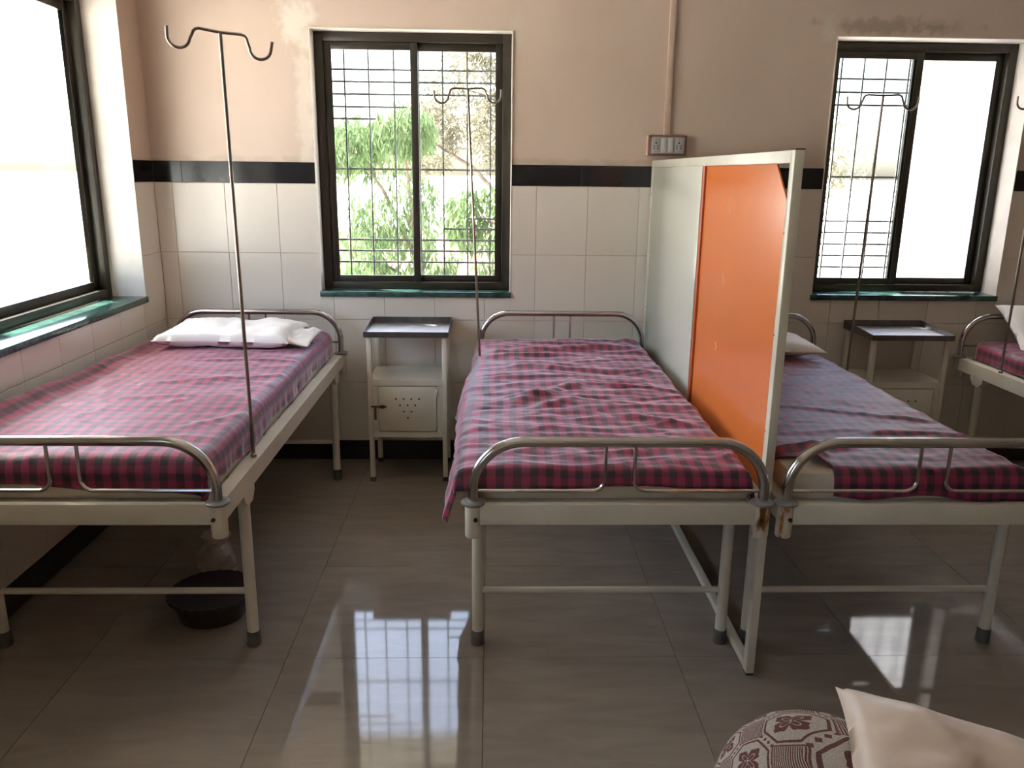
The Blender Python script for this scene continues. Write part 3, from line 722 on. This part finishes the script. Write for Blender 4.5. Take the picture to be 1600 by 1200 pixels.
# ------------------------------------------------------------------ bedside lockers
def make_locker():
    root = thing('bedside_locker', (0, 0, 0), 'x', 'bedside locker', 'bedside lockers')
    W, D = 0.205, 0.165      # half width, half depth
    t = 0.0125
    for sx in (-1, 1):
        for sy in (-1, 1):
            x, y = sx*(W-t), sy*(D-t)
            lg = MB().box(x-t, x+t, y-t, y+t, 0.022, 0.790, 0.0025).build('leg', 'white_enamel2', root)
            MB().box(x-t-0.002, x+t+0.002, y-t-0.002, y+t+0.002, 0.0, 0.024, 0.002).build('rubber_foot', 'dark_rubber', lg)
    # steel tray top
    tr = MB(); a, d = W+0.008, D+0.012
    tr.box(-a, a, -d, d, 0.790, 0.797); e = 0.003
    tt_ = tr.build('tray_top', 'tray_steel', root)
    rm = MB(); rm.box(-a-e, a+e, -d-e, -d, 0.784, 0.813); rm.box(-a-e, a+e, d, d+e, 0.784, 0.830)
    rm.prism([(-d, 0.784), (d, 0.784), (d, 0.830), (-d, 0.813)], 0, -a-e, -a); rm.prism([(-d, 0.784), (d, 0.784), (d, 0.830), (-d, 0.813)], 0, a, a+e)
    rm.build('tray_rim', 'tray_rim', tt_)
    # open shelf, cabinet body
    sh = MB().box(-W+0.004, W-0.004, -D+0.004, D-0.004, 0.548, 0.556)
    sh.prism([(-D-0.002, 0.560), (-D+0.006, 0.560), (-D+0.006, 0.524), (-D-0.002, 0.528)], 0, -W+2*t-0.001, W-2*t+0.001)
    sh.build('shelf', 'white_enamel2', root)
    b = MB()
    b.box(-W+2*t, -W+2*t+0.028, -D, -D+0.012, 0.248, 0.528); b.box(W-2*t-0.028, W-2*t, -D, -D+0.012, 0.248, 0.528); b.box(-W+2*t+0.028, W-2*t-0.028, -D, -D+0.012, 0.248, 0.278)
    b.box(-W+0.003, -W+0.008, -D+2*t, D-2*t, 0.248, 0.548); b.box(W-0.008, W-0.003, -D+2*t, D-2*t, 0.248, 0.548); b.box(-W+2*t, W-2*t, D-0.010, D-0.004, 0.248, 0.548); b.box(-W+0.004, W-0.004, -D+0.010, D-0.004, 0.248, 0.256)
    b.build('cabinet_body', 'white_enamel2', root)
    x0, x1 = -W+2*t+0.0295, W-2*t-0.0295
    dr = MB().box(x0+0.0015, x1-0.002, -D-0.005, -D+0.004, 0.2825, 0.5235, 0.0015).build('door', 'white_enamel2', root)
    hl = MB()
    cx = (x0+x1)/2
    for k, n in enumerate((4, 3, 2, 1)):
        for i in range(n):
            x = cx+(i-(n-1)/2)*0.040; z = 0.458-k*0.034
            hl.tube([(x, -D-0.0056, z), (x, -D-0.004, z)], 0.0048, 8)
    hl.build('vent_hole', 'black_hole', dr)
    la = MB(); la.box(x0-0.040, x0+0.040, -D-0.010, -D-0.004, 0.412, 0.421, 0.001); la.box(x0-0.024, x0-0.012, -D-0.008, -D-0.003, 0.345, 0.412, 0.001); la.box(x0+0.006, x0+0.030, -D-0.013, -D-0.004, 0.408, 0.425, 0.001)
    la.build('latch', 'latch', root)
    for z in (0.32, 0.49): MB().tube([(x1+0.002, -D-0.004, z-0.02), (x1+0.002, -D-0.004, z+0.02)], 0.004, 8).build('hinge', 'white_enamel2', root)
    return root
lk = make_locker(); lk.location = (-0.428, -0.186, 0); lk['label'] = 'white enamel locker with steel tray top under the middle window'
lk2 = copy_tree(lk); lk2.location = (2.187, -0.192, 0); lk2['label'] = 'white enamel locker with steel tray top under the right window'

# ------------------------------------------------------------------ partition screen
def make_partition():
    X0, X1 = 0.849, 0.876; YA, YZ, ZTOP = -2.095, -0.012, 1.672
    root = thing('partition_screen', ((X0+X1)/2, (YA+YZ)/2, 0), 'white framed partition screen with orange and white panels between two beds', 'partition')
    ox, oy = root.location.x, root.location.y
    def bx_(name, mat, x0, x1, y0, y1, z0, z1, bev=0.002, par=root):
        return MB().box(x0-ox, x1-ox, y0-oy, y1-oy, z0, z1, bev).build(name, mat, par)
    p = bx_('front_post', 'white_enamel', X0, X1, YA, YA+0.036, 0.008, ZTOP)
    bx_('foot_pad', 'dark_rubber', X0+0.001, X1-0.001, YA+0.001, YA+0.035, 0.0, 0.009, 0.001, p)
    bx_('post_cap', 'dark_rubber', X0+0.001, X1+0.002, YA+0.001, YA+0.035, ZTOP, ZTOP+0.004, 0.001, p)
    p = bx_('back_post', 'white_enamel', X0, X1, YZ-0.036, YZ, 0.008, ZTOP)
    bx_('foot_pad', 'dark_rubber', X0+0.001, X1-0.001, YZ-0.035, YZ-0.001, 0.0, 0.009, 0.001, p)
    bx_('top_bar', 'white_enamel', X0, X1, YA+0.036, YZ-0.036, ZTOP-0.036, ZTOP)
    bx_('bottom_bar', 'white_enamel', X0, X1, YA+0.036, YZ-0.036, 0.010, 0.038)
    bx_('lower_bar', 'white_enamel', X0, X1, YA+0.036, YZ-0.036, 0.600, 0.630)
    yd = -1.055
    bx_('white_panel', 'white_lam', X0+0.006, X0+0.011, yd, YZ-0.036, 0.630, ZTOP-0.036, 0.0008)
    # orange panel, near top corner cut away, set a little further back
    pts = [(YA+0.036-oy, 0.630), (yd-0.004-oy, 0.630), (yd-0.004-oy, ZTOP-0.036), (-1.905-oy, ZTOP-0.036), (YA+0.037-oy, 1.495)]
    op = MB().prism(pts, 0, X0+0.016-ox, X0+0.021-ox).build('orange_panel', 'orange_lam', root)
    bx_('divider_strip', 'orange_edge', X0+0.008, X0+0.016, yd-0.034, yd, 0.630, ZTOP-0.036, 0.001)
    # scratches
    for (y, z, hgt) in ((-1.45, 1.515, 0.10), (-1.42, 1.215, 0.06), (-1.39, 0.965, 0.03)):
        q = [(X0+0.0160-ox, y-0.018*sin(pi*k/8)-oy, z-hgt/2+hgt*k/8) for k in range(9)]
        MB().tube(q, 0.0010, 5).build('scratch_mark', 'scratch', op)
    for z in (0.9, 1.2, 1.5):
        MB().tube([(X0-0.001-ox, YZ-0.030-oy, z), (X0+0.004-ox, YZ-0.030-oy, z)], 0.004, 8).build('rivet', 'bolt', root)
        MB().tube([(X0-0.001-ox, YA+0.030-oy, z-0.06), (X0+0.004-ox, YA+0.030-oy, z-0.06)], 0.003, 8).build('rivet', 'bolt', root)
make_partition()

# ------------------------------------------------------------------ drip poles
def drip_pole(base, top, rz, tilt, label, half=0.155):
    base, top = Vector(base), Vector(top)
    root = thing('drip_pole', base, label, 'drip stand', 'steel drip poles')
    MB().tube([(0, 0, 0.002), tuple(top-base)], [0.0062, 0.0056], 12).build('pole', 'steel_dull', root)
    MB().lathe([(0.011, 0.0), (0.011, 0.010), (0.0065, 0.014)], (0, 0, 0.0005), 12).build('pole_socket', 'steel_dull', root)
    r = 0.032; hk = []
    def side(s):
        x0 = half*0.53
        p = [(s*0.0, 0, 0), (s*(x0-0.02), 0, 0.003)] + [(s*(x0-0.02+0.02*sin(a)), 0, 0.003-0.02*(1-cos(a))) for a in (pi/6, pi/3, pi/2)]
        p += [(s*(x0+0.006+r-r*cos(a)), 0, -0.030-r*0.95*sin(a)) for a in [pi*k/10 for k in range(0, 11)]] + [(s*(x0+0.006+2*r+0.002), 0, -0.004)]
        return p
    path = side(-1)[::-1] + side(1)[1:]
    o = MB().tube(path, 0.0048, 10).build('hook_bar', 'steel_dull', root, tuple(top-base))
    o.rotation_euler = (0, tilt, rz)
    return root
drip_pole((-0.816, -1.752, 0.640), (-0.824, -1.752, 2.004), 0.25, 0.10, 'steel drip pole rising from the rail of the left window bed', 0.15)
drip_pole((-0.046, -0.555, 0.640), (-0.106, -0.545, 1.966), 0.15, -0.03, 'slim steel drip pole in front of the middle window')
drip_pole((1.775, -0.55, 0.640), (1.793, -0.55, 1.962), -0.1, 0.0, 'slim steel drip pole in front of the right window', 0.165)
drip_pole((2.606, -0.47, 0.640), (2.63, -0.44, 1.98), 0.1, 0.0, 'steel drip pole at the far right edge of the picture')

# ------------------------------------------------------------------ switchboard and conduit
sb = thing('switchboard', (0.923, PL-0.0, 1.749), 'small brown framed switchboard with two sockets and two switches', 'switchboard')
MB().box(-0.100, 0.100, -0.040, 0.0, -0.051, 0.051, 0.003).build('back_box', 'wood_brown', sb)
MB().box(-0.106, -0.100, -0.036, 0.0, -0.051, 0.051, 0.001).build('side_flange', 'conduit', sb)
pl_ = MB().box(-0.086, 0.088, -0.044, -0.039, -0.041, 0.041, 0.0015).build('face_plate', 'switch_grey', sb)
for x in (-0.021, 0.014):
    s_ = MB().box(x-0.015, x+0.015, -0.050, -0.043, -0.036, 0.036, 0.002).build('switch', 'switch_white', sb)
    MB().box(x-0.0115, x+0.0115, -0.054, -0.049, -0.024, 0.024, 0.003).build('rocker', 'switch_white', s_)
for x in (-0.062, 0.058):
    so = MB().box(x-0.021, x+0.021, -0.047, -0.043, -0.037, 0.037, 0.0015).build('socket', 'switch_grey', sb)
    h = MB()
    for dx, dz, r in ((0, 0.012, 0.0045), (-0.010, -0.004, 0.0034), (0.010, -0.004, 0.0034), (-0.010, -0.016, 0.0034), (0.010, -0.016, 0.0034), (0, 0.029, 0.0022), (0, -0.030, 0.0022)):
        h.tube([(x+dx, -0.0476, dz), (x+dx, -0.046, dz)], r, 8)
    h.build('socket_hole', 'black_hole', so)
MB().tube([(-0.088, -0.0405, 0.042), (-0.088, -0.039, 0.042)], 0.005, 8).build('knockout', 'black_hole', sb)
tag(MB().box(0.904, 0.936, PL-0.016, PL, 1.8005, ZC, 0.002).build('cable_conduit', 'conduit'), 'painted cable conduit rising from the switchboard', 'conduit')

# ------------------------------------------------------------------ things under the left bed
tb = thing('plastic_tub', (-1.025, -1.69, 0), 'dark brown round tub with a scalloped rim under the left bed', 'tub')
MB().lathe([(0.110, 0.0), (0.118, 0.004), (0.138, 0.085), (0.134, 0.085), (0.113, 0.010), (0.02, 0.008)], (0, 0, 0), 40).build('bowl', 'tub', tb)
MB().lathe([(0.134, 0.080), (0.152, 0.085), (0.157, 0.094), (0.152, 0.099), (0.134, 0.090)], (0, 0, 0), 96, lambda i, a: 1+0.014*cos(a*26) if i in (1, 2, 3) else 1).build('rim', 'tub', tb)
def bag():
    mb = MB(); prof = [(0.03, 0.0), (0.062, 0.008), (0.075, 0.05), (0.066, 0.095), (0.040, 0.125), (0.050, 0.150), (0.052, 0.170)]
    mb.lathe(prof, (0, 0, 0), 28, lambda i, a: 1+0.14*sin(a*3+i*1.3)+0.10*sin(a*7+i*2.1))
    o = mb.build('polythene_bag', 'bag', None, (-1.115, -1.36, 0)); tag(o, 'crumpled pale polythene bag behind the dark tub', 'bag')
bag()

# ------------------------------------------------------------------ foreground: bench with cushion and pillow
bn = thing('wooden_bench', (0.95, -3.68, 0), 'low wooden bench under the floral cushion in the foreground', 'bench')
for k in range(4):
    MB().box(-0.72, 0.72, -0.50+k*0.25, -0.26+k*0.25, 0.425, 0.450, 0.004).build('seat_plank', 'bench_wood', bn)
for sx in (-1, 1):
    for sy in (-1, 1): MB().box(sx*0.66-0.025, sx*0.66+0.025, sy*0.43-0.025, sy*0.43+0.025, 0, 0.425, 0.003).build('leg', 'bench_wood', bn)
    MB().box(sx*0.66-0.012, sx*0.66+0.012, -0.405, 0.405, 0.34, 0.40, 0.003).build('apron', 'bench_wood', bn)
def round_cushion():
    nr, ns = 26, 48; vs, fs, uvs = [], [], []
    for i in range(nr+1):
        f = pi*i/nr
        for k in range(ns):
            a = 2*pi*k/ns
            cr = (abs(sin(f))**0.62); x = 0.215*cr*cos(a)*(1+0.03*cos(4*a)); y = 0.200*cr*sin(a)*(1+0.03*cos(4*a)); z = 0.125*cos(f) if f < pi/2 else 0.080*cos(f)
            q = noise.fractal(Vector((x*7, y*7, z*7)), 0.9, 2.0, 3)*0.006
            vs.append((x*(1+q), y*(1+q), z+q)); m_ = 0.27*f/(pi/2)
            uvs.append((m_*cos(a)/0.125, m_*sin(a)/0.125))
    for i in range(nr):
        for k in range(ns): fs.append((i*ns+k, (i+1)*ns+k, (i+1)*ns+(k+1) % ns, i*ns+(k+1) % ns))
    me = bpy.data.meshes.new('floral_cushion'); me.from_pydata(vs, [], fs); me.materials.append(MAT['floral'])
    ul = me.uv_layers.new(name='UVMap')
    for lp in me.loops:
        u, v = uvs[lp.vertex_index]; t_ = 0.55+pi/4; u, v = u*1.41421, v*1.41421; ul.data[lp.index].uv = (u*cos(t_)-v*sin(t_)+0.18, u*sin(t_)+v*cos(t_)+0.42)
    for p in me.polygons: p.use_smooth = True
    o = link('floral_cushion', me, None, (0.588, -3.275, 0.532)); o.rotation_euler = (0, 0, 0.3)
    tag(o, 'plump cushion in cream fabric with maroon flowers at the bottom edge', 'cushion')
round_cushion()
make_pillow('pillow', 0.62, 0.46, 0.14, 'satin', 'shiny cream pillow leaning on the floral cushion in the foreground', (0.842, -3.445, 0.622), (0.10, 0.10, -0.40), 14, crumple=0.010, pinch=0.42)

# ------------------------------------------------------------------ outside
tag(MB().box(-600, 600, -600, 600, -0.75, -0.55).build('ground', 'ground'), 'sunlit dry ground outside the windows', kind='structure')
def tree(base, height, trunk_r, crowns, nleaf, mat, label, seed, droop=1.3, ll=(0.07, 0.17)):
    rnd = random.Random(seed)
    root = thing('garden_tree', base, label, 'tree')
    tk = MB(); tk.tube([(0, 0, 0), (0.06, 0.03, height*0.35), (-0.05, 0.05, height*0.7), (0.05, 0, height)], [trunk_r, trunk_r*0.8, trunk_r*0.55, trunk_r*0.2], 10); tk.build('trunk', 'bark', root)
    for c in crowns:
        z0 = height*rnd.uniform(0.35, 0.7)
        MB().tube([(0, 0.03, z0), (c[0]*0.5, c[1]*0.5, (z0+c[2])/2+0.15), (c[0], c[1], c[2])], [trunk_r*0.4, trunk_r*0.28, trunk_r*0.1], 7).build('branch', 'bark', root)
    vs, fs = [], []
    for k in range(nleaf):
        c = rnd.choice(crowns); R = c[3]
        d = Vector((rnd.gauss(0, 1), rnd.gauss(0, 1), rnd.gauss(0, 1))).normalized()*R*rnd.uniform(0.35, 1.0)**0.6
        # leaflets hang in sprays
        sp = (int(d.x*7), int(d.y*7), int(d.z*5)); rr = random.Random(hash((sp, seed)) & 0xffff)
        if rr.random() < 0.46: continue
        p = Vector(c[:3])+d
        ln = rnd.uniform(*ll); wd = ln*rnd.uniform(0.07, 0.12)
        dr = Vector((rnd.gauss(0, 0.5), rnd.gauss(0, 0.5), -droop+rnd.gauss(0, 0.25))).normalized()
        sd = dr.cross(Vector((rnd.gauss(0, 1), rnd.gauss(0, 1), rnd.gauss(0, 1)))).normalized()
        b = len(vs); vs += [p, p+dr*ln*0.45+sd*wd, p+dr*ln, p+dr*ln*0.45-sd*wd]; fs += [(b, b+1, b+2, b+3)]
    me = bpy.data.meshes.new('foliage'); me.from_pydata([v[:] for v in vs], [], fs); me.materials.append(MAT[mat])
    o = link('foliage', me, root); o['kind'] = 'stuff'
    return root
tree((-0.80, 4.6, -0.55), 2.3, 0.07, [(-0.7, -0.3, 1.1, 0.50), (0.05, -0.3, 1.0, 0.5), (-0.25, 0.3, 1.7, 0.55), (-0.75, 0.1, 2.45, 0.40), (-0.15, 0, 2.6, 0.38)], 15000, 'leaf', 'drooping green tree outside the middle window behind its left sash', 21)
tree((0.55, 3.6, -0.55), 3.0, 0.07, [(-0.45, -0.3, 1.0, 0.45), (-0.1, -0.2, 1.6, 0.42), (-0.65, 0.2, 1.75, 0.38), (-0.3, 0.1, 0.7, 0.5), (0.0, 0, 2.2, 0.40)], 15000, 'leaf', 'drooping green tree outside the middle window behind its right sash', 22)
tree((0.42, 6.8, -0.55), 4.0, 0.10, [(-0.75, 0, 3.2, 0.65), (-0.35, 0, 3.9, 0.55), (-0.2, 0.2, 2.7, 0.6), (-1.3, 0, 2.6, 0.5)], 9000, 'leaf_dry', 'taller dusty tree far outside the middle window', 23, 0.4, (0.10, 0.18))
tree((4.0, 6.4, -0.55), 3.2, 0.09, [(0, 0, 2.2, 0.7), (-0.6, 0, 2.9, 0.45), (0.5, 0.2, 2.4, 0.6)], 3500, 'leaf_dry', 'pale tree outside the right window', 24, 0.4, (0.10, 0.18))
tag(MB().box(-6, 1.3, 8.6, 8.8, -0.55, 0.75).build('garden_wall', 'brick_red'), 'low weathered reddish wall behind the trees outside', 'wall')
